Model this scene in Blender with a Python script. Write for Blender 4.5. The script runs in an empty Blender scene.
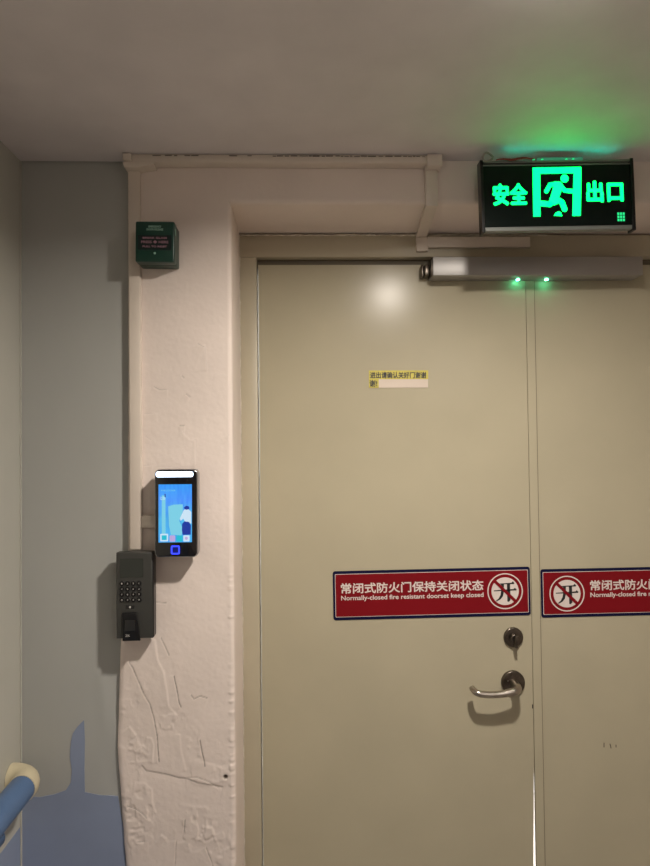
import bpy, bmesh, math, random
import numpy as np
from mathutils import Matrix, Vector
from math import pi, radians, sin, cos
random.seed(4)
sc = bpy.context.scene
COL = sc.collection
# ------------------------------------------------------------ camera
F = 650.0
CAMZ = 1.6
RM = (Matrix.Rotation(-radians(1.94), 3, 'Z') @ Matrix.Rotation(pi/2 + radians(1.3), 3, 'X')
      @ Matrix.Rotation(-radians(.65), 3, 'Z'))
cd = bpy.data.cameras.new('camera'); cam = bpy.data.objects.new('camera', cd); COL.objects.link(cam)
cam.matrix_world = Matrix.Translation((0, 0, CAMZ)) @ RM.to_4x4()
cd.sensor_fit = 'VERTICAL'; cd.sensor_height = 24; cd.lens = 24*F/866; cd.clip_start = .01
sc.camera = cam

def P(px, py, Y):
    d = RM @ Vector(((px-325)/F, -(py-433)/F, -1)); d *= Y/d.y
    return d.x, d.z + CAMZ

YW, YG, YF, YD = 1.42, 1.429, 1.607, 1.622     # pier face, grey wall, frame face, door face
XL, ZC = -.611, 2.234                           # left wall, ceiling
XR, ZO = -.153, 2.131                           # left reveal, lintel underside
XM = .569                                       # where the leaves meet
LX, LY = .335, .765                              # the ceiling lamp

# ------------------------------------------------------------ materials
def new_mat(name):
    m = bpy.data.materials.new(name); m.use_nodes = True
    return m, m.node_tree, m.node_tree.nodes['Principled BSDF']
def mat(name, col, rough=.5, metal=0, spec=.5, var=.06, scale=8, bump=0, bscale=60, coat=0, stretch=(1,1,1)):
    m, t, b = new_mat(name)
    N = t.nodes.new; L = t.links.new
    tc = N('ShaderNodeTexCoord'); mp = N('ShaderNodeMapping'); mp.inputs['Scale'].default_value = stretch
    L(tc.outputs['Object'], mp.inputs['Vector'])
    n = N('ShaderNodeTexNoise'); n.inputs['Scale'].default_value = scale; n.inputs['Detail'].default_value = 5
    L(mp.outputs[0], n.inputs['Vector'])
    r = N('ShaderNodeValToRGB')
    r.color_ramp.elements[0].position = .3; r.color_ramp.elements[1].position = .7
    r.color_ramp.elements[0].color = (*[c*(1-var) for c in col], 1)
    r.color_ramp.elements[1].color = (*[min(1, c*(1+var)) for c in col], 1)
    L(n.outputs['Fac'], r.inputs['Fac']); L(r.outputs['Color'], b.inputs['Base Color'])
    b.inputs['Roughness'].default_value = rough; b.inputs['Metallic'].default_value = metal
    b.inputs['Specular IOR Level'].default_value = spec
    b.inputs['Coat Weight'].default_value = coat
    if bump:
        n2 = N('ShaderNodeTexNoise'); n2.inputs['Scale'].default_value = bscale; n2.inputs['Detail'].default_value = 6
        L(mp.outputs[0], n2.inputs['Vector'])
        bp = N('ShaderNodeBump'); bp.inputs['Strength'].default_value = bump; bp.inputs['Distance'].default_value = .002
        L(n2.outputs['Fac'], bp.inputs['Height']); L(bp.outputs[0], b.inputs['Normal'])
    return m
def emit(name, col, s=1, base=(0, 0, 0)):
    m, t, b = new_mat(name)
    b.inputs['Base Color'].default_value = (*base, 1); b.inputs['Roughness'].default_value = .3
    b.inputs['Emission Color'].default_value = (*col, 1); b.inputs['Emission Strength'].default_value = s
    return m

M_ceil = mat('ceiling_paint', (.69, .645, .65), .55, bump=.12, bscale=14, spec=.35)
M_pier = mat('pier_plaster', (.77, .675, .615), .75, var=.05, scale=5, bump=.25, bscale=90, spec=.2)
# cracks: dirt sits in the cracks of the plaster (attribute written with the crack geometry)
t = M_pier.node_tree; b = t.nodes['Principled BSDF']
at_ = t.nodes.new('ShaderNodeAttribute'); at_.attribute_name = 'crack'
mx = t.nodes.new('ShaderNodeMixRGB'); mx.inputs['Color2'].default_value = (.09, .07, .055, 1)
src = b.inputs['Base Color'].links[0].from_socket
t.links.new(src, mx.inputs['Color1']); t.links.new(at_.outputs['Fac'], mx.inputs['Fac']); t.links.new(mx.outputs[0], b.inputs['Base Color'])
M_lintel = mat('lintel_paint', (.66, .58, .50), .7, var=.05, scale=6, bump=.25, bscale=60, spec=.2)
M_grey = mat('grey_wall_paint', (.40, .405, .385), .6, var=.05, scale=4, bump=.15, bscale=18, spec=.3, stretch=(1, 1, .4))
M_left = mat('side_wall_paint', (.46, .455, .405), .6, var=.04, scale=4, bump=.1, bscale=20, spec=.3)
M_blue = mat('blue_wall_paint', (.25, .30, .42), .55, var=.05, scale=9, bump=.12, bscale=25, spec=.3)
M_door = mat('door_paint', (.455, .412, .298), .23, spec=.2, var=.04, scale=5, bump=.12, bscale=7)
M_frame = mat('frame_paint', (.47, .42, .31), .4, var=.05, scale=7, bump=.1, bscale=20)
M_caulk = mat('caulk', (.62, .57, .48), .8, var=.15, scale=60, bump=.6, bscale=200)
M_dark = mat('dark_gap', (.02, .018, .015), .8)
M_gapseam = mat('gap_shade_and_seam', (.15, .125, .085), .6)  # brown for the shade in the head gap and for the leaf seam
M_trunk = mat('trunking_plastic', (.70, .62, .54), .45, var=.04, scale=10)
M_floor = mat('floor_tile', (.33, .30, .27), .4)
M_white = mat('white_paint', (.8, .8, .8), .6)
M_black = mat('black_plastic', (.009, .009, .010), .3, spec=.3, var=.1)
M_blackgloss = mat('black_glass', (.006, .006, .008), .08, coat=.5)
M_char = mat('charcoal_plastic', (.042, .042, .038), .42, bump=.15, bscale=400)
M_lcd = mat('lcd_glass', (.03, .034, .03), .15)
M_silver = mat('silver_edge', (.42, .43, .45), .3, metal=1)
M_steel = mat('satin_steel', (.42, .38, .33), .28, metal=1, bump=.1, bscale=80)
M_rose = mat('worn_dark_metal', (.14, .12, .10), .32, metal=1, bump=.2, bscale=150, var=.25, scale=60)
M_alu = mat('brushed_aluminium', (.40, .39, .38), .48, metal=.7, bump=.1, bscale=60, stretch=(.05, 1, 1))
M_red = mat('red_sticker', (.20, .005, .010), .5, spec=.15, var=.05)
M_navy = mat('navy_sticker_border', (.006, .006, .035), .5, spec=.15)
M_print = mat('white_print', (.72, .64, .60), .5)
M_blackprint = mat('black_print', (.015, .015, .015), .5)
M_yellow = mat('yellow_label', (.58, .50, .08), .5, var=.12, scale=60)
M_paper = mat('paper_label', (.66, .56, .47), .5)
M_greenbox = mat('green_plastic', (.003, .036, .024), .35, var=.08)
M_greendark = mat('dark_green_panel', (.003, .012, .012), .3)
M_pink = mat('pink_print', (.30, .16, .20), .5)
M_palegreen = mat('pale_green_print', (.25, .42, .34), .5)
M_rail = mat('blue_vinyl', (.085, .155, .30), .38, var=.05, bump=.1, bscale=300)
M_raildark = mat('dark_blue_vinyl', (.045, .085, .17), .4, var=.05)
M_cream = mat('cream_plastic', (.62, .55, .38), .4, var=.06, bump=.1, bscale=90)
M_redwire = mat('red_wire', (.22, .01, .012), .45)
M_greywire = mat('grey_wire', (.25, .23, .21), .5)
M_signbar = mat('sign_grey_bar', (.20, .21, .20), .4, metal=.3)
M_signface = mat('sign_dark_face', (.002, .006, .005), .25, spec=.2)
E_green = emit('green_lit_letters', (.0, .80, .085), 6.5)
E_led = emit('green_led', (.12, 1, .5), 60)
E_ledsoft = emit('green_led_soft', (.02, .8, .25), 1.1)
E_bar = emit('white_blue_light_bar', (.66, .80, 1), 5)
E_ring = emit('blue_ring_light', (.03, .05, 1), 2.2)
E_tiny = emit('small_key_print', (.5, .5, .48), .0, base=(.55, .53, .5))

# ------------------------------------------------------------ helpers
def obj(name, me, m, parent=None, loc=None):
    o = bpy.data.objects.new(name, me)
    for x in (m if isinstance(m, (list, tuple)) else [m]): me.materials.append(x)
    COL.objects.link(o)
    if parent: o.parent = parent
    if loc: o.location = loc
    return o
def tag(o, label, cat=None, group=None, kind=None):
    o['label'] = label
    if cat: o['category'] = cat
    if group: o['group'] = group
    if kind: o['kind'] = kind
    return o
def thing(name, label, cat, loc, rot=(0, 0, 0), group=None, kind=None):
    o = bpy.data.objects.new(name, None); COL.objects.link(o); o.empty_display_size = .05
    o.location = loc; o.rotation_euler = rot
    return tag(o, label, cat, group, kind)
class MB:
    def __init__(s): s.b = bmesh.new()
    def box(s, x0, x1, y0, y1, z0, z1, bev=0, seg=2, mi=0):
        t = bmesh.new(); bmesh.ops.create_cube(t, size=1)
        for v in t.verts: v.co = Vector(((x0+x1)/2+v.co.x*(x1-x0), (y0+y1)/2+v.co.y*(y1-y0), (z0+z1)/2+v.co.z*(z1-z0)))
        if bev: bmesh.ops.bevel(t, geom=t.edges[:], offset=bev, segments=seg, profile=.5, affect='EDGES')
        return s.add(t, mi)
    def add(s, t, mi=0):
        for f in t.faces: f.material_index = mi; f.smooth = False
        me = bpy.data.meshes.new('t'); t.to_mesh(me); t.free(); s.b.from_mesh(me); bpy.data.meshes.remove(me); return s
    def prism(s, pts, y0, y1, bev=0, mi=0, seg=3):
        """outline in x,z from y0 (back) to y1 (front, smaller y)"""
        t = bmesh.new(); vs = [t.verts.new((x, y1, z)) for x, z in pts]; f = t.faces.new(vs)
        r = bmesh.ops.extrude_face_region(t, geom=[f])
        for v in r['geom']:
            if isinstance(v, bmesh.types.BMVert): v.co.y = y0
        bmesh.ops.recalc_face_normals(t, faces=t.faces[:])
        if bev:
            ed = [e for e in t.edges if all(abs(v.co.y-y1) < 1e-6 for v in e.verts)]
            bmesh.ops.bevel(t, geom=ed, offset=bev, segments=seg, profile=.5, affect='EDGES')
        return s.add(t, mi)
    def disc(s, cx, cz, r, y0, y1, n=40, bev=0, mi=0):
        return s.prism([(cx+r*cos(2*pi*i/n), cz+r*sin(2*pi*i/n)) for i in range(n)], y0, y1, bev, mi)
    def ring(s, cx, cz, r0, r1, y0, y1, n=56):
        t = bmesh.new(); A = []
        for i in range(n):
            a = 2*pi*i/n; A.append([t.verts.new((cx+r*cos(a), y, cz+r*sin(a))) for r, y in ((r0, y0), (r1, y0), (r1, y1), (r0, y1))])
        for i in range(n):
            p, q = A[i], A[(i+1) % n]
            for k in range(4): t.faces.new((p[k], p[(k+1) % 4], q[(k+1) % 4], q[k]))
        bmesh.ops.recalc_face_normals(t, faces=t.faces[:]); return s.add(t)
    def tube(s, pts, r, n=16, closed=False, caps=True):
        """round bar along pts, r a number or a list"""
        pts = [Vector(p) for p in pts]; rs = r if isinstance(r, (list, tuple)) else [r]*len(pts)
        t = bmesh.new(); rings = []; up = None
        for i, p in enumerate(pts):
            d = (pts[min(i+1, len(pts)-1)]-pts[max(i-1, 0)]).normalized()
            if up is None: up = d.orthogonal().normalized()
            up = (up - d*up.dot(d)).normalized(); sd = d.cross(up)
            rings.append([t.verts.new(p+(up*cos(2*pi*k/n)+sd*sin(2*pi*k/n))*rs[i]) for k in range(n)])
        for a, b in zip(rings, rings[1:]):
            for k in range(n): t.faces.new((a[k], a[(k+1) % n], b[(k+1) % n], b[k]))
        if caps: t.faces.new(rings[0]); t.faces.new(rings[-1])
        bmesh.ops.recalc_face_normals(t, faces=t.faces[:])
        return s.add(t)
    def capsule(s, pts, w, y0, y1, mi=0):
        """flat stroke of width w with round ends along 2D pts"""
        for (x0, z0), (x1, z1) in zip(pts, pts[1:]):
            a = math.atan2(z1-z0, x1-x0); o = []
            for k in range(9): o.append((x1+w/2*cos(a-pi/2+pi*k/8), z1+w/2*sin(a-pi/2+pi*k/8)))
            for k in range(9): o.append((x0+w/2*cos(a+pi/2+pi*k/8), z0+w/2*sin(a+pi/2+pi*k/8)))
            s.prism(o, y0, y1, mi=mi)
        return s
    def build(s, name, m, parent=None, smooth=None, loc=None):
        me = bpy.data.meshes.new(name); s.b.to_mesh(me); s.b.free()
        if smooth:
            for p in me.polygons: p.use_smooth = True
            me.set_sharp_from_angle(angle=radians(smooth))
        return obj(name, me, m, parent, loc)
def rrect(x0, x1, z0, z1, r, n=6):
    o = []
    for cx, cz, a in ((x1-r, z1-r, 0), (x0+r, z1-r, 90), (x0+r, z0+r, 180), (x1-r, z0+r, 270)):
        for k in range(n+1): q = radians(a+90*k/n); o.append((cx+r*cos(q), cz+r*sin(q)))
    return o
def text(name, body, cx, cz, w, h, y, m, parent, off=0.0, sp=1.0, th=.0003):
    """lettering fitted to w x h, centred on (cx,cz), front at y"""
    cu = bpy.data.curves.new('t', 'FONT'); cu.body = body; cu.size = 1; cu.space_character = sp
    cu.resolution_u = 4; cu.align_x = 'CENTER'
    o = bpy.data.objects.new('t', cu); COL.objects.link(o)
    dg = bpy.context.evaluated_depsgraph_get(); me = bpy.data.meshes.new_from_object(o.evaluated_get(dg))
    bpy.data.objects.remove(o); bpy.data.curves.remove(cu)
    co = np.array([v.co[:] for v in me.vertices]); lo, hi = co.min(0), co.max(0)
    for v in me.vertices:
        v.co = (cx+((v.co.x-lo[0])/(hi[0]-lo[0])-.5)*w, y, cz+((v.co.y-lo[1])/(hi[1]-lo[1])-.5)*h)
    me.name = name
    b = bmesh.new(); b.from_mesh(me)
    if off:
        src_ = me.copy()
        for k in range(8):
            b2 = bmesh.new(); b2.from_mesh(src_); a = 2*pi*k/8
            for v in b2.verts: v.co += Vector((off*cos(a), 1e-6*(k+1), off*sin(a)))
            t2 = bpy.data.meshes.new('t2'); b2.to_mesh(t2); b2.free(); b.from_mesh(t2); bpy.data.meshes.remove(t2)
        bpy.data.meshes.remove(src_)
    y0 = {}
    r = bmesh.ops.extrude_face_region(b, geom=b.faces[:])
    for v in r['geom']:
        if isinstance(v, bmesh.types.BMVert): v.co.y = y+th
    bmesh.ops.recalc_face_normals(b, faces=b.faces[:]); b.to_mesh(me); b.free(); me.materials.clear()
    return obj(name, me, m, parent)
def grid(name, V, nu, nv, m, attr=None, parent=None, smooth=True):
    """V (nv,nu,3) grid of points"""
    i = np.arange(nu*nv).reshape(nv, nu)
    f = np.stack([i[:-1, :-1], i[:-1, 1:], i[1:, 1:], i[1:, :-1]], -1).reshape(-1, 4)
    me = bpy.data.meshes.new(name); me.from_pydata(V.reshape(-1, 3).tolist(), [], f.tolist())
    if attr is not None:
        a = me.attributes.new('crack', 'FLOAT', 'POINT'); a.data.foreach_set('value', attr.reshape(-1).astype(np.float32))
    if smooth: me.polygons.foreach_set('use_smooth', [True]*len(me.polygons))
    return obj(name, me, m, parent)
rng = np.random.default_rng(5)
def vnoise(x, z, s):
    """smooth value noise, cell size s"""
    T = rng.random((64, 64)); a = x/s+100; b = z/s+100
    i = np.floor(a).astype(int); j = np.floor(b).astype(int); u = a-i; v = b-j
    u = u*u*(3-2*u); v = v*v*(3-2*v); g = lambda p, q: T[p % 64, q % 64]
    return (g(i, j)*(1-u)*(1-v)+g(i+1, j)*u*(1-v)+g(i, j+1)*(1-u)*v+g(i+1, j+1)*u*v)-.5

# ------------------------------------------------------------ the room
def struct(o, label): return tag(o, label, 'room', kind='structure')
XE, YB = 1.9, -2.6          # right wall, rear wall
OX = 1.291                  # right reveal
struct(MB().box(XL-.1, XE+.1, YB-.1, 4.0, -.1, 0).build('floor', M_floor), 'tiled floor running under the double door')
struct(MB().box(XL-.1, XE+.1, YB-.1, YW+.08, ZC, ZC+.1).build('ceiling', M_ceil), 'off white painted ceiling above the doorway')
# side wall with its blue lower paint and the slim corner bead
zb = .80
sw = struct(MB().box(XL-.1, XL, YB, YG+.06, 0, ZC).build('wall_left', M_left), 'grey cream side wall carrying the blue handrail')
tag(MB().box(XL, XL+.0006, YB, YG-.004, 0, zb).build('blue_paint', M_blue, sw), 'blue lower paint')
struct(MB().box(XE, XE+.1, YB, YW+.3, 0, ZC).build('wall_right', M_lintel), 'cream wall on the right of the passage')
struct(MB().box(XL-.1, XE+.1, YB-.1, YB, 0, ZC).build('wall_rear', M_lintel), 'cream wall behind the viewer')
# grey wall left of the pier, with soft vertical wrinkles near the pier
nx, nz = 90, 260
X, Z = np.meshgrid(np.linspace(XL, -.37, nx), np.linspace(0, ZC, nz))
msk = np.clip((X+.465)/.03, 0, 1)*np.clip((1.30-Z)/.2, 0, 1)*np.clip((Z-.81)/.08, 0, 1)
Yg = YG - .0045*vnoise(X+.15*Z, Z*.2, .035)*msk - .0012*vnoise(X, Z*.3, .06)*(.15+msk)
gw = struct(grid('wall_grey', np.stack([X, Yg, Z], -1), nx, nz, M_grey), 'flat grey wall between the side wall and the plastered pier')
gw.name = 'wall_front_left'
sol = gw.modifiers.new('solid', 'SOLIDIFY'); sol.thickness = .05; sol.offset = -1
pts = [(22, 866), (22, 796), (40, 797), (55, 794), (66, 790), (71, 782), (72, 770), (70, 757), (71, 742), (73, 733), (78, 726), (84, 720),
       (85, 740), (84.5, 768), (85, 792), (100, 795), (118, 796), (124, 830), (127, 866)]
pw = [P(x, y, YG) for x, y in pts]
pw = [(XL+.0007, 0)] + [(max(x, XL+.0007), z) for x, z in pw[1:-1]] + [(-.385, .6), (-.385, 0)]
tag(MB().prism(pw, YG+.0004, YG-.0012).build('blue_paint', M_blue, gw), 'blue lower paint with a ragged tongue rising up')
cx, cz = P(22, 400, YG)
MB().box(XL, XL+.003, YG-.005, YG-.0005, 0, ZC-.001, .0008).build('corner_bead', M_left, gw)

# plastered pier: front, rounded corner and reveal as one relief surface
edge = [P(x, y, YW) for x, y in ((128, 150), (128, 555), (124, 590), (119.5, 655), (118.5, 700), (117, 740), (117.6, 760), (119.5, 785), (121.5, 810), (124, 845), (126, 866))]
ez = np.array([e[1] for e in edge][::-1]); ex = np.array([e[0] for e in edge][::-1])
zs = np.concatenate([np.linspace(0, .66, 30)[:-1], np.linspace(.66, ZC, 760)])
XEv = np.interp(zs, ez, ex) + .0007*vnoise(zs*0, zs, .02) + .0012*vnoise(zs*0, zs, .09)*(zs < 1.25)
nf, na, nr = 175, 8, 14; rr = .009
rows = []
front = XEv[:, None] + np.linspace(0, 1, nf)[None, :]*(XR-rr-XEv[:, None])
ZZ = np.repeat(zs[:, None], nf, 1)
K = [  # crack: pixel points, groove width, groove depth, lip height (+ right of travel), dirt
 ([(129, 662), (133, 668), (138, 680), (144, 694), (150, 704), (154, 718), (157, 735), (158, 750), (159, 762)], .0011, .0012, .0012, .75),
 ([(155, 640), (158, 660), (164, 672), (167, 690), (169, 706), (178, 716)], .0015, .0, .0016, .0),
 ([(161, 638), (166, 648), (169, 655)], .001, .001, .0008, .6),
 ([(174, 676), (177, 690), (179, 702), (181, 707)], .0011, .0012, .0009, .8),
 ([(191, 695), (194, 699), (200, 696), (207, 698)], .0011, .001, .0008, .6),
 ([(200, 740), (202, 752), (204, 760), (205, 766)], .0011, .0012, .0008, .8),
 ([(142, 766), (146, 771), (158, 773), (168, 775), (178, 778), (188, 779), (198, 783), (210, 785), (222, 787)], .0012, .0009, -.0018, .28),
 ([(186, 778), (196, 777), (205, 780), (219, 788)], .0012, .001, .0012, .35),
 ([(127, 806), (136, 809), (142, 813), (147, 818)], .001, .001, .001, .5),
 ([(185, 820), (184, 832)], .001, .001, .0006, .6),
 ([(176, 842), (175, 866)], .0011, .0009, .001, .35),
 ([(206, 848), (210, 858), (213, 866)], .001, .001, .0008, .5),
 ([(147, 737), (152, 738), (154, 745), (153, 762)], .0016, .0, .0014, 0),
 ([(135, 782), (145, 783), (152, 789), (153, 805), (156, 812)], .0016, .0, .0014, 0),
 ([(180, 735), (181, 750), (186, 770)], .0016, .0, .0011, 0),
 ([(203, 826), (212, 828), (214, 836), (206, 840), (202, 832)], .0014, .0, .0016, 0),
 ([(199, 838), (205, 842), (215, 838)], .0014, .0, .0016, 0),
 ([(137, 842), (147, 841)], .0010, .0008, .0010, .4),
 ([(162, 835), (166, 838)], .0018, .0, .0020, 0),
 ([(130, 727), (134, 732), (136, 735)], .0016, .0, .0018, 0),
 ([(142, 748), (145, 753)], .0018, .0, .0016, .2),
 ([(155, 602), (166, 603)], .0009, .0009, .0005, .45),
 ([(205, 346), (206, 358), (207, 370)], .0014, .0, .0015, .15),
 ([(198, 344), (204, 347)], .001, .0006, .0007, .3),
 ([(215, 374), (224, 375), (230, 378)], .0011, .0, .0011, .1),
 ([(154, 387), (160, 390), (167, 390)], .0011, .0009, .0012, .4),
 ([(180, 426), (184, 426)], .0013, .0012, .0012, .5),
 ([(186, 394), (190, 397)], .0013, .0010, .0014, .4),
 ([(182, 376), (184, 378)], .0012, .0010, .0012, .4),
 ([(183, 432), (190, 439), (196, 440), (196, 466)], .0011, .0003, .0011, .12),
 ([(144, 414), (156, 413)], .0009, .0004, .0006, .12),
 ([(142, 465), (152, 466)], .0009, .0004, .0006, .15),
 ([(145, 436), (151, 440)], .0009, .0004, .0006, .15),
 ([(229, 435), (231, 439)], .0014, .0010, .0014, .4),
]
H = np.zeros_like(front); A = np.zeros_like(front)
for pts, w, dep, lip, dirt in K:
    q = [P(x, y, YW) for x, y in pts]
    best = np.full_like(front, 9.); side = np.zeros_like(front); endf = np.ones_like(front)
    n = len(q)-1
    for k, ((x0, z0), (x1, z1)) in enumerate(zip(q, q[1:])):
        L = math.hypot(x1-x0, z1-z0); tx, tz = (x1-x0)/L, (z1-z0)/L
        u = (front-x0)*tx+(ZZ-z0)*tz; uc = np.clip(u, 0, L); dx = front-x0-uc*tx; dz = ZZ-z0-uc*tz
        d = np.hypot(dx, dz); s = dx*tz-dz*tx
        ok = d < best; best = np.where(ok, d, best); side = np.where(ok, np.sign(s), side)
        ov = np.zeros_like(u)
        if k == 0: ov = np.maximum(ov, -u)
        if k == n-1: ov = np.maximum(ov, u-L)
        endf = np.where(ok, np.exp(-(np.maximum(ov, 0)/.002)**2), endf)
    j = best + .0006*vnoise(front, ZZ, .004)
    H -= dep*np.exp(-(j/w)**2)*endf
    sg = 1/(1+np.exp(-np.clip(side*best/(.0009), -30, 30)))
    H += lip*.75*sg*np.exp(-best/.014)*endf
    A = np.maximum(A, dirt*np.exp(-(j/(w*.95))**2)*endf)
hx, hz = P(225.5, 777, YW); d = np.hypot(front-hx, ZZ-hz); H -= .006*np.exp(-(d/.0045)**4); A = np.maximum(A, np.exp(-(d/.0048)**4))
low = np.clip((1.16-ZZ)/.18, 0, 1)
fl = vnoise(front, ZZ, .016)+.6*vnoise(front, ZZ, .007)
H += low*.0006*np.clip(fl*6, -1, 1)*np.clip(vnoise(front, ZZ, .06)*5, 0, 1)
H += low*.00045*np.tanh(vnoise(front+.01*vnoise(front, ZZ, .01), ZZ, .045)*22)*np.clip(vnoise(front, ZZ, .11)*6+.6, 0, 1)
H += .0006*vnoise(front, ZZ, .03)+.0022*vnoise(front, ZZ*.6, .14)+.00022*vnoise(front, ZZ, .006)
fade = np.clip((ZO-.01-ZZ)/.02, 0, 1); H *= np.where(ZZ > 1.95, fade*.6+.0, 1)
e = np.minimum(np.linspace(0, 1, nf)[None, :]*(.25)/.012, 1); 
Yf = YW - H + .004*(1-np.clip(e, 0, 1))**2
# ragged caulk/plaster grains down the arris
ar = .0016*np.clip(vnoise(zs*0, zs, .006)*2+.4*vnoise(zs*0, zs, .015)*2, 0, 1)*(zs < 1.35)
w = np.exp(-((np.linspace(0, 1, nf)[None, :]-1)*.25/.004)**2)*ar[:, None]; Yf -= w
FV = np.stack([front, Yf, ZZ], -1)
arc = []; 
for k in range(1, na+1):
    a = pi/2*k/na
    arc.append(np.stack([np.full_like(zs, XR-rr+rr*sin(a))+ar*.3+.0008*vnoise(zs*0, zs, .05), (YW+rr-rr*cos(a))-ar*cos(a), zs], -1))
rev = []
for k in range(1, nr+1):
    rev.append(np.stack([XR+.0012*vnoise(zs*0+k*.02, zs, .05)+zs*0, np.full_like(zs, YW+rr+(1.612-YW-rr)*k/nr), zs], -1))
lft = [np.stack([XEv+.0004*k, np.full_like(zs, YG+.02 - .006*k), zs], -1) for k in range(0, 3)]
V = np.concatenate([np.stack(lft, 1), FV, np.stack(arc, 1), np.stack(rev, 1)], 1)
AA = np.zeros(V.shape[:2]); AA[:, 3:3+nf] = A
pier = struct(grid('wall_pier', V, V.shape[1], V.shape[0], M_pier, AA), 'cracked cream plaster pier between the grey wall and the door')
pier.name = 'wall_front'
# lintel above the opening and the far pier
lin = MB(); lin.box(XR-.014, XE+.05, YW+.0001, 1.75, ZO, ZC+.02)
bmesh.ops.bevel(lin.b, geom=[e for e in lin.b.edges if all(abs(v.co.z-ZO) < 1e-6 and v.co.y < YW+.01 for v in e.verts)], offset=.011, segments=5, profile=.5, affect='EDGES')
for v_ in lin.b.verts:
    if v_.co.z < ZC-.02: v_.co.z += .008*max(0, 1-(v_.co.y-YW)/(YF-YW))
struct(lin.build('wall_lintel', M_pier, smooth=40), 'cream plaster band above the recessed double door').name = 'wall_top'
struct(MB().box(OX, XE+.05, YW, 1.75, 0, ZO+.001).build('wall_front_right', M_pier), 'plaster wall beyond the right door leaf')
struct(MB().box(XL-.1, XR-.002, 1.50, 1.75, 0, ZC+.02).build('wall_core', M_lintel), 'masonry behind the plaster pier').name = 'wall_inner'
# lit room on the other side of the door
struct(MB().box(XL-.1, XE+.1, 3.0, 3.1, 0, 2.4).build('wall_beyond', M_white), 'white lit wall seen through the gap between the leaves')
struct(MB().box(XL-.1, XE+.1, 1.75, 3.1, 2.4, 2.5).build('ceiling_beyond', M_white), 'ceiling of the room behind the door')
for x in (XL-.1, XE):
    struct(MB().box(x, x+.1, 1.75, 3.0, 0, 2.4).build('wall_beyond_side', M_white), 'side wall of the room behind the door')

# ------------------------------------------------------------ door frame
fr = thing('door_frame', 'beige painted metal door frame lining the plaster recess', 'door frame', (XR, YF, 0), kind=None)
def W(mb, name, m, par, **k):       # mesh built in world coordinates, put under par
    o = mb.build(name, m, None, **k); o.parent = par; o.matrix_parent_inverse = par_inv(par); return o
def par_inv(p):
    return (Matrix.Translation(p.location) @ p.rotation_euler.to_matrix().to_4x4()).inverted()
zh = P(330, 257, YF)[1]; zk = zh-.012
LXL = -.111
W(MB().box(XR+.001, LXL, YF, 1.70, 0, zh, .0015), 'jamb', M_frame, fr, smooth=30)
W(MB().box(OX-.042, OX-.001, YF, 1.70, 0, zh, .0015), 'jamb', M_frame, fr, smooth=30)
W(MB().box(XR+.001, OX-.001, YF-.001, 1.70, zh, ZO-.001, .0015), 'head', M_frame, fr, smooth=30)
W(MB().box(LXL, OX-.042, YD+.012, 1.70, zk-.006, zh-.0002), 'head_gap_shade', M_gapseam, fr)  # dark strip standing in for the shade in the gap over the leaves
# caulk beads where the frame meets the plaster
def bead(pts, r, n=70, jit=.0012):
    out = []
    rad = []
    for i in range(n):
        f = i/(n-1); a, b_ = Vector(pts[0]), Vector(pts[1]); p = a.lerp(b_, f)
        p += Vector([random.uniform(-1, 1)*jit*.5 for _ in range(3)]); out.append(p); rad.append(r*random.uniform(.35, 1.3))
    return MB().tube(out, rad, 7)
W(bead([(XR+.002, YF-.002, ZO-.002), (.62, YF-.002, ZO-.002)], .0026, 110), 'caulk', M_caulk, fr, smooth=60)
W(bead([(XR+.0005, YF-.001, .3), (XR+.0005, YF-.001, ZO-.004)], .0016, 200, .0008), 'caulk', M_caulk, fr, smooth=60)

# ------------------------------------------------------------ door leaves
zt = P(330, 265, YD)[1]
z1, z2 = P(534, 752, YD)[1], P(535, 866, YD)[1]
def leaf(loops):
    mb = MB(); t = bmesh.new(); R_ = [[t.verts.new(p) for p in l] for l in loops]
    for a, b_ in zip(R_, R_[1:]):
        for k in range(len(a)): t.faces.new((a[k], a[(k+1) % len(a)], b_[(k+1) % len(a)], b_[k]))
    t.faces.new(R_[0][::-1]); t.faces.new(R_[-1]); bmesh.ops.recalc_face_normals(t, faces=t.faces[:]); mb.add(t); return mb
g = .0085
d1 = thing('door_1', 'left leaf of the beige double fire door, with lever handle and keyhole', 'door', (LXL+.002, YD, 0), kind='structure')
L = []
gap0 = .0014
for z, gg, bk in ((.01, g*2.2, g*2.2), (z2, g*.95, g), (z1, gap0, .0006), (z1+.02, gap0, .0003), (zt, gap0, .0003)):
    L.append([(LXL+.003, YD, z), (XM-gg, YD, z), (XM-gg, YD+.004, z), (XM-bk+.016, YD+.045, z), (LXL+.003, YD+.045, z)])
W(leaf(L), 'panel', M_door, d1)
d2 = thing('door_2', 'right leaf of the beige double fire door, without a handle', 'door', (XM, YD, 0), kind='structure')
L = [[(XM, YD+.0045, z), (OX-.044, YD+.0045, z), (OX-.044, YD+.045, z), (XM+.0163, YD+.045, z), (XM, YD+.0065, z)] for z in (.01, zt)]
W(leaf(L), 'panel', M_door, d2)
W(MB().box(XM+.0002, XM+.0215, YD, YD+.0049, .01, zt, .0008), 'meeting_strip', M_door, d2)
W(MB().box(XM+.0216, XM+.0236, YD+.0030, YD+.0050, .01, zt), 'seam', M_gapseam, d2)
# scratches and dents
for p_, q_, y_ in (((600, 744), (604, 747), 0), ((606, 742), (606, 748), 0), ((612, 744), (614, 747), 0)):
    pass
sc_mb = MB()
for a, b_ in (((604, 743), (604, 747)), ((610, 744), (611, 748)), ((616, 745), (616, 747))):
    A_ = P(*a, YD+.0045); B_ = P(*b_, YD+.0045); sc_mb.capsule([A_, B_], .0022, YD+.0046, YD+.0042)
tag(W(sc_mb, 'chips', M_rose, d2), 'dark paint chips')
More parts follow.
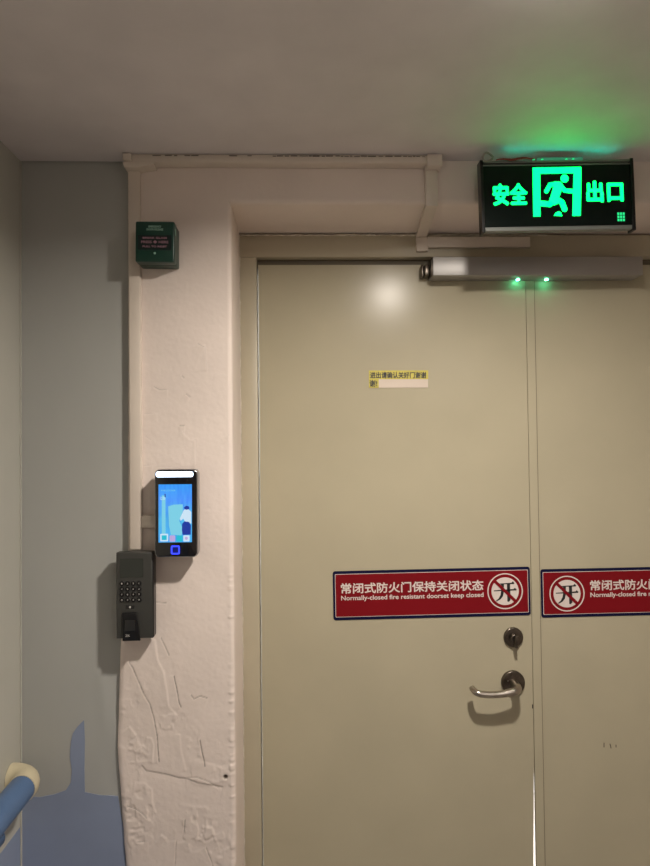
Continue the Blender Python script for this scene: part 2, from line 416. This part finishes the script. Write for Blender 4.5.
# handle
hx, hz = P(512.5, 682, YD)
hd = MB().disc(0, 0, .0295, 0, -.009, 48, .003).build('handle_rose', M_rose, None, smooth=40)
hd.parent = d1; hd.location = (hx-(LXL+.002), 0, hz)
path = [(0, -.006, 0), (0, -.03, 0)]
for k in range(7):
    a = pi/2*k/6; path.append((-.016+.016*cos(a), -.036-.018*sin(a), -.004*k/6))
path += [(-.035, -.055, -.007), (-.055, -.056, -.009), (-.075, -.056, -.009), (-.096, -.055, -.007)]
for k in range(1, 6):
    a = pi/2*k/5; path.append((-.096-.014*sin(a), -.055+.016*(1-cos(a)), -.007+.006*k/5))
path.append((-.111, -.034, .001))
rs = [.0105]*2+[.0098]*7+[.0085, .0080, .0078, .0078]+[.0077]*5+[.007]
hl = MB().tube(path, rs, 20).build('lever', M_steel, hd, smooth=60)
tag(hl, 'satin steel lever')
sb = MB(); sb.disc(-.014, .006, .0022, -.009, -.0100, 16); sb.disc(.012, -.014, .0022, -.009, -.0100, 16); sb.build('screw', M_steel, hd)
lx, lz = P(513, 637, YD)
lk = MB().disc(0, 0, .0245, 0, -.007, 40, .003).build('lock_rose', M_rose, None, smooth=40)
lk.parent = d1; lk.location = (lx-(LXL+.002), 0, lz)
kb = MB(); kb.disc(0, -.001, .0125, -.007, -.019, 32, .002); kb.build('lock_cylinder', M_rose, lk, smooth=40)
kb = MB(); kb.box(-.0038, .0038, -.030, -.0185, -.020, .011, .002); kb.build('thumb_turn', M_rose, lk, smooth=40)
# latch mark in the seam
MB().box(XM-.004-LXL-.002, XM-.0014-LXL-.002, -.0008, .001, P(533, 706, YD)[1]-.006, P(533, 706, YD)[1]+.004, .0004).build('latch_plate', M_dark, d1)

# ------------------------------------------------------------ stickers on the doors
def no_open(par, cx, cz, y):
    MB().ring(cx, cz, .0420, .0448, y+.0004, y).build('outer_ring', M_print, par)
    MB().disc(cx, cz, .0345, y+.0004, y, 56).build('white_disc', M_print, par)
    ck = MB(); m_ = lambda l: [(cx+(a-198)*.000459, cz-(b-178)*.000459) for a, b in l]; ya, yb_ = y, y-.0004
    ck.prism(m_([(160, 136), (234, 133), (242, 125), (250, 136), (246, 140), (160, 140)]), ya, yb_)
    ck.prism(m_([(136, 172), (246, 167), (252, 160), (262, 171), (258, 175), (136, 177)]), ya, yb_)
    ck.prism(m_([(176, 138), (192, 138), (191, 180), (185, 205), (172, 221), (150, 232), (146, 229), (162, 216), (172, 198), (176, 178)]), ya, yb_)
    ck.prism(m_([(209, 138), (226, 138), (226, 226), (218, 236), (209, 234)]), ya, yb_)
    ck.build('character', M_blackprint, par)
    MB().capsule([(cx-.0255, cz+.0255), (cx+.0255, cz-.0255)], .0075, y-.0004, y-.0009).build('slash', M_red, par)
def banner(xc, zc, sign_left, label, tilt, y=YD):
    s = thing('door_sign', label, 'sign', (xc, y-.0012, zc), (0, tilt, 0), group='red door signs')
    w, h = .495, .121; x0, x1, z0, z1 = -w/2, w/2, -h/2, h/2
    MB().prism(rrect(x0, x1, z0, z1, .006), .001, -.0002).build('border', M_navy, s)
    MB().prism(rrect(x0+.0052, x1-.0052, z0+.0072, z1-.0072, .002), .0, -.0004).build('keyline', M_print, s)
    MB().prism(rrect(x0+.0064, x1-.0064, z0+.0084, z1-.0084, .002), .0, -.0007).build('red_field', M_red, s)
    if sign_left: tx, cc = x0+.126+.178, x0+.066
    else: tx, cc = x0+.198, x0+.431
    text('chinese_lettering', '常闭式防火门保持关闭状态', tx, .0175, .356, .0250, -.0011, M_print, s, off=.0006)
    text('english_lettering', 'Normally-closed fire resistant doorset keep closed', tx, -.0078, .356, .0145, -.0011, M_print, s, off=.0003)
    no_open(s, cc, -.0015 if sign_left else .001, -.0011)
banner(.318, 1.2338, False, 'red bilingual fire door sign on the left leaf, its crossed circle at the right end', radians(-.35))
bx, bz = P(541, 593.2, YD+.003)
banner(bx+.2475, bz, True, 'red bilingual fire door sign on the right leaf, its crossed circle at the left end', radians(-.2), YD+.0045)
# small yellow and white note
x0, z1_ = P(369, 371, YD); x1, z0_ = P(428, 387.5, YD)
nw, nh = x1-x0, z1_-z0_
nt = thing('door_note', 'small yellow and white taped note above the red sign on the left leaf', 'note', ((x0+x1)/2, YD-.0010, (z0_+z1_)/2), (0, radians(.3), 0))
MB().box(-nw/2, nw/2, -.0003, .0008, -nh/2, nh/2).build('paper', M_paper, nt)
yb = MB(); yb.box(-nw/2-.0006, nw/2+.0006, -.0006, -.0002, 0, nh/2+.0008); yb.box(-nw/2-.0006, -nw/2+.024, -.0006, -.0002, -nh/2, 0.0)
yb.build('yellow_highlight', M_yellow, nt)
text('lettering', '进出请确认关好门谢谢', -.001, nh*.24, nw*.95, nh*.36, -.0009, M_blackprint, nt, off=.0005)
text('lettering', '谢!', -nw/2+.0105, -nh*.24, .0185, nh*.38, -.0009, M_blackprint, nt, off=.0005)

# ------------------------------------------------------------ magnetic lock bar
xa, za = P(433, 256.5, 1.565); xb, zb_ = P(643, 275, 1.565)
z_hi, z_lo = za-.0005, P(433, 275.3, 1.565)[1]
ml = thing('magnetic_lock', 'long brushed metal lock bar across the top of both door leaves', 'door lock', ((xa+xb)/2, YD-.001, (z_hi+z_lo)/2))
hw, hh = (xb-xa)/2, (z_hi-z_lo)/2
bar = MB(); bar.box(-hw, hw, -.056, 0, -hh, hh, .0009, 2); bar.build('body', M_alu, ml, smooth=30)
ec = MB(); ec.box(-hw-.003, -hw, -.05, 0, -hh*.9, hh*.95, .001); ec.box(-hw-.017, -hw-.004, -.034, -.001, -hh*.75, hh*.45, .003); ec.box(-hw-.024, -hw-.018, -.030, -.004, -hh*.85, hh*.5, .002)
ec.build('end_bracket', M_rose, ml, smooth=40)
for px, s_ in ((520, .003), (549, .003)):
    x = P(px, 278, 1.59)[0]-(xa+xb)/2
    q = MB().box(x-s_, x+s_, -.018, -.010, -hh-.0022, -hh+.0005, .001).build('indicator_light', E_led, ml)
    tag(q, 'lit green indicator')

# ------------------------------------------------------------ exit sign
ax, az = P(557.5, 196.0, 1.36)
es = thing('exit_sign', 'hanging green illuminated exit sign with running figure', 'exit sign', (ax, 1.36, az), (0, radians(-1.0), 0))
S = lambda px, py: ((px-332)/1.635/1000, (228-py)/1.635/1000)
W2, H2 = .1625, .0740
bz0, bz1 = -H2+.003, H2-.004
MB().box(-W2, W2, 0, .024, bz0, bz1, .001).build('housing', M_signbar, es)
fp = MB(); fp.box(-W2+.003, W2-.003, -.0015, .0002, bz0+.006, bz1-.0045); fp.build('face_panel', M_signface, es)
for s_ in (-1, 1):
    c = MB(); c.prism([(s_*W2-.003, -H2-.003), (s_*W2+.003, -H2-.003), (s_*W2+.0035, 0), (s_*W2+.003, H2+.004), (s_*W2-.003, H2+.004)], .020, -.005, .001)
    c.build('end_cap', M_black, es)
MB().box(-W2+.004, W2-.004, -.003, .010, -H2-.0005, -H2+.0055, .0015).build('bottom_rail', M_signbar, es)
MB().box(-W2+.004, W2-.004, -.003, .024, H2-.002, H2+.003, .001).build('top_rail', M_signbar, es)
text('lettering', '安全', *S(164, 221), .071, .044, -.0022, E_green, es, off=.0019, sp=1.08)
text('lettering', '出口', *S(499, 216), .077, .043, -.0022, E_green, es, off=.0019, sp=1.08)
sl = bpy.data.lights.new('sign_glow_fill', 'AREA'); sl.shape = 'RECTANGLE'; sl.size = .24; sl.size_y = .004; sl.energy = .022; sl.color = (.0, 1, .6)  # added green light, strengthens the sign's glow on the ceiling
so = bpy.data.objects.new('sign_glow_fill', sl); COL.objects.link(so); so.parent = es; so.location = (.01, .0015, H2+.0032); so.rotation_euler = (pi, 0, 0)
df = MB(); y0, y1 = -.0015, -.0022
q = lambda l: [S(*a) for a in l]
df.prism(q([(247, 128), (418, 128), (418, 150), (272, 150), (271, 200), (268, 300), (243, 300)]), y0, y1)
df.prism(q([(418, 150), (410, 300), (381, 300), (386, 225), (391, 150)]), y0, y1)
df.prism([(a, b_) for a, b_ in q([(315, 298), (322, 288), (332, 283), (341, 287), (345, 300)])], y0, y1)
df.build('doorway_symbol', E_green, es)
mn = MB(); k_ = 1/1635
mn.disc(*S(358, 168), 14*k_, y0, y1, 24)
mn.prism(q([(322, 178), (345, 180), (352, 192), (336, 236), (345, 250), (318, 262), (300, 246), (312, 214)]), y0, y1)
mn.capsule(q([(340, 190), (357, 210), (388, 214)]), 15*k_, y0, y1-.0001)
mn.capsule(q([(335, 186), (306, 189), (292, 212)]), 15*k_, y0, y1-.0002)
mn.capsule(q([(327, 240), (346, 252), (354, 276)]), 19*k_, y0, y1-.0003)
mn.capsule(q([(318, 240), (303, 258), (267, 254)]), 19*k_, y0, y1-.0004)
mn.build('running_figure', E_green, es)
dt = MB()
for i in range(3):
    for j in range(3):
        x, z = S(544+i*9.5, 295+j*11); dt.box(x-.0021, x+.0021, -.0020, -.0015, z-.0026, z+.0026)
dt.build('dot_mark', E_ledsoft, es)
# little slots of green light on its top rail
for px in (532, 541, 566, 573):
    x = (px-555.5)/478
    MB().disc(x, H2+.0045, .0022, .002, -.002, 14).build('light_slot', E_ledsoft, es)
for s_ in (-1, 1):
    MB().box(s_*.10-.006, s_*.10+.006, .024, .058, -.01, .02, .001).build('wall_bracket', M_signbar, es)
MB().box(-.04, .06, .004, .020, H2+.003, H2+.012, .001).build('mounting_bar', M_signbar, es)
# cables over the sign
wx, wz = P(488, 156.5, 1.345)
WO = Matrix.Rotation(0, 3, 'Z')
wr = MB(); pts = [(wx+.0105*cos(a), 1.345+.004*sin(a*2), wz-.001+.0085*sin(a)) for a in [2*pi*i/20 for i in range(19)]]
wr.tube(pts, .0022, 8)
tag(W(wr, 'cable_loop', M_greywire, es, smooth=60), 'small grey cable loop')
wr = MB(); A_ = P(496, 160, 1.352); B_ = P(534, 158.0, 1.352)
wr.tube([(A_[0]+(B_[0]-A_[0])*i/10, 1.352, A_[1]+(B_[1]-A_[1])*i/10+.0012*sin(i*1.1)) for i in range(11)], [.0012+.0015*sin(pi*i/10) for i in range(11)], 8)
tag(W(wr, 'red_cable', M_redwire, es, smooth=60), 'dark red cable')

# ------------------------------------------------------------ cable trunking
tr = thing('cable_trunking', 'cream trunking running along the ceiling line and down the pier corner', 'cable trunking', (P(134, 400, YW)[0], YW, ZC))
TD = .010
xt0, xt1 = P(128.5, 300, YW-TD)[0], P(140.5, 300, YW-TD)[0]
zt0 = P(134, 549, YW)[1]
v = MB(); v.box(xt0, xt1, YW-TD, YW+.0035, zt0, ZC-.024, .0010); v.box(xt0+.0015, xt1-.0015, YW-TD-.0012, YW-TD+.001, zt0+.001, ZC-.022, .0006)
W(v, 'vertical_run', M_trunk, tr, smooth=30)
zr = ZC-.0225
tilt = .0
h_ = MB(); xe = P(425, 157, YW-TD)[0]
h_.box(xt0+.004, xe, YW-.030, YW+.0005, zr+.004, ZC-.0008, .0012)
h_.box(xt0+.004, xe, YW-.0310, YW-.029, zr+.0055, zr+.0165, .0006)
W(h_, 'ceiling_run', M_trunk, tr, smooth=30)
c_ = MB(); c_.prism([(xt0-.006, ZC-.018), (xt0-.002, ZC-.030), (xt1, ZC-.030), (xt1+.035, ZC-.0235), (xt1+.035, ZC-.016)], YW+.003, YW-.0318, .001)
c_.box(xt0-.004, xt0+.0145, YW-.040, YW, ZC-.0165, ZC-.003, .0015)
W(c_, 'corner_piece', M_trunk, tr, smooth=30)
gp = MB()
x = P(150, 155, YW)[0]
while x < xe-.003:
    l = random.uniform(.004, .018)
    dense = x > P(268, 155, YW)[0]
    if dense or random.random() < .35:
        gp.box(x, min(x+l, xe), YW-.0317, YW-.0302, ZC-.0045-random.uniform(0, .0010), ZC-.0035+random.uniform(-.0008, .0006))
    x += l+random.uniform(.001, .006 if dense else .01)
W(gp, 'gap_marks', mat('gap_mark_brown', (.16, .13, .11), .8), tr)['kind'] = 'stuff'  # dark broken line along the gap between trunking and ceiling
# branch that steps down over the lintel
t2 = thing('cable_trunking', 'short cream trunking stepping down over the lintel to the frame head', 'cable trunking', (P(432, 180, YW)[0], YW, ZC))
SKW = .012
ux0, ux1 = P(425.5, 180, YW-.01)[0], P(437.5, 180, YW-.01)[0]
W(MB().box(ux0, ux1, YW-.011, YW-.0003, ZO-.0025, ZC-.020, .001), 'wall_run', M_trunk, t2, smooth=30)
W(MB().box(ux0-.0005, ux1+.006, YW-.036, YW-.0005, ZC-.026, ZC-.001, .0015), 'corner_piece', M_trunk, t2, smooth=30)
ub = MB(); ub.box(ux0, ux1, YW-.0002, YF-.004, ZO-.0105, ZO-.0003)
for v_ in ub.b.verts: v_.co.z += .008*max(0, 1-(v_.co.y-YW)/(YF-YW)); v_.co.x += SKW*(v_.co.y-YW)/(YF-YW)
W(ub, 'underside_run', M_trunk, t2, smooth=30)
hz0 = P(424, 251, YF-.012)[1]; 
W(MB().box(ux0-.001+SKW, ux1+.001+SKW, YF-.0135, YF-.0015, hz0, ZO-.0108, .001), 'head_run', M_trunk, t2, smooth=30)
hx1 = P(530, 245, YF-.01)[0]; zq = P(470, 247.5, YF-.01)[1]; zp = P(470, 237, YF-.01)[1]
W(MB().box(ux1+.0013+SKW, hx1, YF-.0125, YF-.0015, zq, zp, .001), 'horizontal_run', M_trunk, t2, smooth=30)
# duct stub from the pier corner to the face terminal
sx0, sz1 = P(140.5, 515, YW); sx1, sz0 = P(163, 527, YW)
tag(MB().box(xt1+.0005, sx1, YW-.012, YW-.0012, sz0, sz1, .0012).build('cable_stub', M_trunk, smooth=30), 'short cream duct stub entering the left side of the face terminal', 'cable duct')

# ------------------------------------------------------------ green door release box
gx0 = P(142.5, 250, YW)[0]; gx1 = P(180, 250, YW)[0]; gz1 = P(160, 231, YW)[1]; gz0 = P(160, 270, YW)[1]
gcx, gcz = (gx0+gx1)/2, (gz0+gz1)/2; gw_, gh_ = (gx1-gx0)/2, (gz1-gz0)/2
gb = thing('door_release_box', 'dark green emergency release box high on the plaster pier', 'release box', (gcx, YW-.0015, gcz), (0, radians(.6), 0))
DB = .060
b_ = MB(); b_.box(-gw_+.001, gw_-.001, -.034, 0, -gh_+.001, gh_-.001, .0025, 3); b_.build('back_box', M_greenbox, gb, smooth=30)
b_ = MB(); b_.box(-gw_, gw_, -DB, -.0345, -gh_, gh_, .0035, 3); b_.build('front_cover', M_greenbox, gb, smooth=30)
b_ = MB(); b_.prism(rrect(-gw_+.006, gw_-.006, -.018, .0135, .001), -DB+.001, -DB-.0006); b_.build('push_panel', M_greendark, gb)
text('lettering', 'EMERGENCY', 0, .0315, .026, .0042, -DB-.0004, M_palegreen, gb, off=.00012)
text('lettering', 'DOOR RELEASE', 0, .0255, .034, .0042, -DB-.0004, M_palegreen, gb, off=.00012)
text('panel_lettering', 'BREAK GLASS', 0, .0075, .050, .0036, -DB-.0010, M_pink, gb, off=.00018)
text('panel_lettering', 'PRESS ◆ HERE', 0, -.0010, .056, .0068, -DB-.0010, M_pink, gb, off=.00018)
text('panel_lettering', 'PULL TO RESET', 0, -.0105, .050, .0036, -DB-.0010, M_pink, gb, off=.00018)
MB().disc(0, -.0245, .0024, -DB+.001, -DB-.0004, 18).build('key_hole', M_palegreen, gb)
MB().box(gw_-.0004, gw_+.0006, -.052, -.047, .016, .030, .0002).build('reset_slot', M_palegreen, gb)

# ------------------------------------------------------------ face recognition terminal
fx0, fz1 = P(154.3, 469.5, 1.372); fx1, fz0 = P(198, 557, 1.372)
fcx, fcz = (fx0+fx1)/2, (fz0+fz1)/2; fw, fh = (fx1-fx0)/2, (fz1-fz0)/2
fy_ = .008
ft = thing('face_terminal', 'slim black face recognition terminal with glowing blue screen on the pier', 'access terminal', (fcx, YW-.0095, fcz), (0, radians(.3), 0))
MB().prism(rrect(-fw*.7, fw*.7, -fh*.8, fh*.75, .004), .008, -.014).build('wall_mount', M_black, ft)
MB().prism(rrect(-fw, fw, -fh, fh, .010), -.012, -.0385, .003).build('body', M_silver, ft, smooth=40)
MB().prism(rrect(-fw+.0018, fw-.0018, -fh+.0018, fh-.0018, .009), -.037, -.0395, .0006).build('front_glass', M_blackgloss, ft, smooth=40)
k_ = (2*fh)/ (835-75)     # from the close crop: body spans x 82..462, y 75..835
T = lambda px, py: ((px-272)*k_, (455-py)*k_)
def tr_(x0, x1, y0, y1): a = T(x0, y1); c = T(x1, y0); return a[0], c[0], a[1], c[1]
lb = MB().prism(rrect(*tr_(100, 420, 95, 142), .0045), -.039, -.0402).build('light_bar', E_bar, ft)
tag(lb, 'glowing white light bar')
# the screen: blue view with a figure, icons
sm, t, b = new_mat('screen_blue'); N = t.nodes.new; Lk = t.links.new
tc = N('ShaderNodeTexCoord'); sx = N('ShaderNodeSeparateXYZ'); Lk(tc.outputs['Generated'], sx.inputs[0])
rp = N('ShaderNodeValToRGB'); Lk(sx.outputs['Z'], rp.inputs['Fac'])
cr = rp.color_ramp; cr.elements[0].position = 0; cr.elements[0].color = (.06, .38, .85, 1)
cr.elements[1].position = 1; cr.elements[1].color = (.03, .30, .90, 1)
e1 = cr.elements.new(.4); e1.color = (.07, .42, .80, 1); e2 = cr.elements.new(.72); e2.color = (.07, .30, .95, 1)
nz_ = N('ShaderNodeTexNoise'); nz_.inputs['Scale'].default_value = 9; mp = N('ShaderNodeMapping'); mp.inputs['Scale'].default_value = (1, 1, .35)
Lk(tc.outputs['Generated'], mp.inputs[0]); Lk(mp.outputs[0], nz_.inputs['Vector'])
m2 = N('ShaderNodeMixRGB'); m2.blend_type = 'OVERLAY'; m2.inputs['Fac'].default_value = .5; Lk(rp.outputs[0], m2.inputs[1]); Lk(nz_.outputs['Fac'], m2.inputs[2])
Lk(m2.outputs[0], b.inputs['Emission Color']); b.inputs['Emission Strength'].default_value = 1.0; b.inputs['Base Color'].default_value = (.01, .02, .04, 1)
b.inputs['Roughness'].default_value = .15
scr = MB().box(*tr_(122, 408, 205, 705)[:2], -.0400, -.0390, *tr_(122, 408, 205, 705)[2:]).build('screen', sm, ft)
E_pale = emit('screen_pale', (.22, .68, .86), .9); E_navy = emit('screen_navy', (.015, .05, .42), .8); E_wht = emit('screen_white', (.62, .80, .95), .95)
E_pink = emit('screen_pink', (.62, .48, .88), .8); E_cyan = emit('screen_cyan', (.02, .62, .80), .8); E_dk = emit('screen_dark', (.01, .02, .13), .6)
ys = -.0402
pl = MB(); pl.prism([T(*a) for a in ((205, 395), (250, 380), (330, 378), (330, 440), (300, 520), (330, 590), (320, 645), (230, 640), (212, 560))], -.0399, ys)
pl.box(*tr_(150, 182, 300, 640)[:2], ys, -.0399, *tr_(150, 182, 300, 640)[2:]); pl.build('bright_view', E_pale, scr)
wl = MB(); wl.prism([T(*a) for a in ((340, 425), (375, 418), (403, 445), (403, 545), (350, 530), (335, 500), (312, 520), (305, 500))], -.0401, ys-.0002); wl.build('pale_figure_shirt', E_wht, scr)
hr = MB(); hr.prism([T(*a) for a in ((340, 405), (360, 390), (385, 398), (388, 420), (360, 425), (345, 418))], -.0401, ys-.0004)
hr.build('figure_hair', E_navy, scr); hr = MB()
hr.prism([T(*a) for a in ((325, 545), (345, 525), (385, 530), (400, 560), (398, 640), (330, 640), (322, 600))], -.0401, ys-.0003)
hr.build('figure_trousers', E_navy, scr); hr = MB()
hr.capsule([T(178, 290), T(180, 312)], .0022, -.0401, ys-.0003); hr.build('dark_mark', E_navy, scr)
text('status_lettering', '12:30', *T(160, 325), .010, .0065, ys-.0002, E_wht, scr)
text('status_lettering', 'WELCOME', *T(205, 258), .030, .0030, ys-.0002, E_pale, scr)
for (x0, x1, y0, y1), m_ in (((137, 205, 630, 695), E_wht), ((217, 265, 645, 698), E_pink), ((277, 328, 645, 698), E_cyan), ((335, 388, 645, 698), E_wht)):
    MB().prism(rrect(*tr_(x0, x1, y0, y1), .0015, 3), -.0401, ys-.0005).build('icon', m_, scr)
im = MB(); im.box(*tr_(150, 193, 643, 683)[:2], ys-.0008, ys-.0005, *tr_(150, 193, 643, 683)[2:]); im.build('icon_picture', E_cyan, scr)
im = MB(); im.disc(*T(361, 670), .0032, ys-.0004, ys-.0009, 16); im.build('icon_picture', E_pink, scr)
MB().disc(*T(370, 168), .0016, -.0394, -.0399, 16).build('camera_lens', M_lcd, ft)
ro, ri = rrect(*tr_(228, 304, 733, 808), .003), rrect(*tr_(240, 292, 745, 796), .002)
rb = bmesh.new(); A_ = [rb.verts.new((x, -.0402, z)) for x, z in ro]; B_ = [rb.verts.new((x, -.0402, z)) for x, z in ri]
for i in range(len(A_)): rb.faces.new((A_[i], A_[(i+1) % len(A_)], B_[(i+1) % len(A_)], B_[i]))
r = bmesh.ops.extrude_face_region(rb, geom=rb.faces[:])
for v_ in r['geom']:
    if isinstance(v_, bmesh.types.BMVert): v_.co.y = -.0390
bmesh.ops.recalc_face_normals(rb, faces=rb.faces[:])
MB().add(rb).build('home_ring', E_ring, ft)
MB().prism(ri, -.0391, -.0398).build('home_button', emit('dim_blue_button', (.005, .01, .25), .6), ft)

# ------------------------------------------------------------ fingerprint reader
rx0, rz1 = P(116, 553, 1.382); rx1, rz0 = P(153, 638, 1.382)
rcx, rcz = (rx0+rx1)/2, (rz0+rz1)/2; rw, rh = (rx1-rx0)/2, (rz1-rz0)/2
fr_ = thing('fingerprint_reader', 'charcoal keypad fingerprint reader on the pier edge below the face terminal', 'fingerprint reader', (rcx, YW-.0105, rcz))
MB().prism(rrect(-rw*.82+.006, rw*.9, -rh*.92, rh*.92, .002), .0088, -.004).build('wall_plate', M_black, fr_)
bd = MB(); bd.prism([(-rw, -rh), (rw, -rh), (rw, rh), (rw*.0, rh+.0012), (-rw, rh)], -.003, -.0285, .003); bd.build('body', M_char, fr_, smooth=35)
k_ = 2*rh/(800-98)       # crop: body x 93..410, y 98..800
U = lambda px, py: ((px-251)*k_, (449-py)*k_)
def ur(x0, x1, y0, y1): a = U(x0, y1); c = U(x1, y0); return a[0], c[0], a[1], c[1]
sd = MB(); sd.box(rw-.0012, rw+.0018, -.027, -.004, -rh+.002, rh-.002, .001); sd.build('side_edge', M_black, fr_)
MB().prism(rrect(*ur(135, 325, 145, 300), .001), -.028, -.0291).build('display', M_lcd, fr_)
keys = ['1', '2', '3', 'C', '4', '5', '6', '▲', '7', '8', '9', '▼', 'M', '0', '#', 'OK']
k0 = None
for i, s_ in enumerate(keys):
    cx_, cz_ = U(150+(i % 4)*47, 348+(i//4)*45)
    kb = MB(); kb.disc(0, 0, .0052, -.028, -.0302, 24, .0008)
    kk = kb.build('key', M_black, fr_, smooth=40, loc=(cx_, 0, cz_))
    wv = .0042 if len(s_) > 1 else .0024
    text('key_symbol', s_, 0, 0, wv, .0034, -.0305, E_tiny, kk)
MB().prism(rrect(*ur(180, 252, 528, 556), .001), -.028, -.0292).build('small_window', M_blackgloss, fr_)
MB().disc(*U(216, 542), .0022, -.029, -.0296, 16).build('window_mark', E_tiny, fr_)
sn = MB(); sn.prism([U(*a) for a in ((155, 585), (270, 585), (300, 815), (157, 815))], -.0275, -.0335, .002); s1 = sn.build('sensor_block', M_black, fr_, smooth=35)
sn = MB(); sn.prism([U(*a) for a in ((178, 640), (262, 640), (268, 735), (176, 735))], -.033, -.0350, .001); sn.build('sensor_glass', M_blackgloss, s1)
text('maker_lettering', 'ZK', *U(200, 770), .0095, .0045, -.0340, E_tiny, s1)

# ------------------------------------------------------------ handrail
hr_ = thing('handrail', 'blue vinyl wall handrail with cream elbow end on the left wall', 'handrail', (XL, 1.3, .87))
xr_, zr_ = -.568, .927
n = 16
def oval(rx, rz, cx, cz): return [(cx+rx*cos(2*pi*i/24), cz+rz*sin(2*pi*i/24)) for i in range(24)]
Y1, Y0 = 1.340, -.9
a = MB(); a.prism(oval(.0262, .0262, xr_, zr_), Y1, Y0); W(a, 'grip', M_rail, hr_, smooth=40)
a = MB(); a.prism(oval(.020, .020, xr_-.002, zr_-.030), Y1-.12, Y0); W(a, 'lower_rail', M_raildark, hr_, smooth=40)
pp = [(xr_, Y1-.010, zr_)]
R0 = .038
for k in range(13):
    q_ = pi/2*k/12; pp.append((xr_-R0+R0*cos(q_), Y1+R0*sin(q_), zr_))
pp.append((XL+.001, Y1+R0, zr_))
a = MB(); a.tube(pp, .0278, 24); e_ = W(a, 'elbow', M_cream, hr_, smooth=50); tag(e_, 'cream plastic elbow end')
for y in (.6, -.3):
    a = MB(); a.tube([(XL+.001, y, zr_-.05), (XL+.03, y, zr_-.05), (xr_-.002, y, zr_-.03)], .009, 12); W(a, 'bracket', M_cream, hr_, smooth=40)

# ------------------------------------------------------------ lamp
lm = thing('ceiling_light', 'round ceiling downlight just above the picture, in front of the exit sign', 'ceiling light', (LX, LY, ZC))
t = bmesh.new(); nn = 48; prof = [(.055, 0), (.055, -.003), (.050, -.006), (.046, -.006), (.045, -.0035)]
R_ = [[t.verts.new((r*cos(2*pi*i/nn), r*sin(2*pi*i/nn), z)) for i in range(nn)] for r, z in prof]
for a_, c_ in zip(R_, R_[1:]):
    for i in range(nn): t.faces.new((a_[i], a_[(i+1) % nn], c_[(i+1) % nn], c_[i]))
MB().add(t).build('trim_ring', M_white, lm, smooth=40)
E_lamp = emit('lamp_diffuser', (1, .91, .82), 24)
t = bmesh.new(); r0 = t.verts.new((0, 0, -.034)); prof = [(.018, -.0335), (.034, -.030), (.043, -.022), (.046, -.002)]
R_ = [[t.verts.new((r*cos(2*pi*i/nn), r*sin(2*pi*i/nn), z)) for i in range(nn)] for r, z in prof]
for i in range(nn): t.faces.new((r0, R_[0][i], R_[0][(i+1) % nn]))
for a_, c_ in zip(R_, R_[1:]):
    for i in range(nn): t.faces.new((a_[i], a_[(i+1) % nn], c_[(i+1) % nn], c_[i]))
bmesh.ops.recalc_face_normals(t, faces=t.faces[:])
MB().add(t).build('diffuser', E_lamp, lm, smooth=60)
def area(name, loc, size, e, col, rot=(0, 0, 0), shape='DISK', sy=None):
    l = bpy.data.lights.new(name, 'AREA'); l.shape = shape; l.size = size
    if sy: l.size_y = sy
    l.energy = e; l.color = col; o = bpy.data.objects.new(name, l); COL.objects.link(o); o.location = loc; o.rotation_euler = rot; return o
a = area('lamp_light', (0, 0, -.0365), .075, 19, (1, .91, .81)); a.parent = lm; a.data.spread = radians(167)
# added unseen fill lamp behind the viewer; then the lit room beyond the door
area('passage_fill', (1.1, -1.6, ZC-.02), .3, 14, (1, .94, .92))
area('room_beyond_light', (.9, 2.4, 2.38), .6, 110, (.94, .97, 1))

w_ = bpy.data.worlds.new('world'); sc.world = w_; w_.use_nodes = True
w_.node_tree.nodes['Background'].inputs[0].default_value = (.02, .02, .022, 1)
vs = sc.view_settings; vs.view_transform = 'Standard'; vs.look = 'None'; vs.gamma = 1; vs.exposure = 0; vs.use_curve_mapping = False
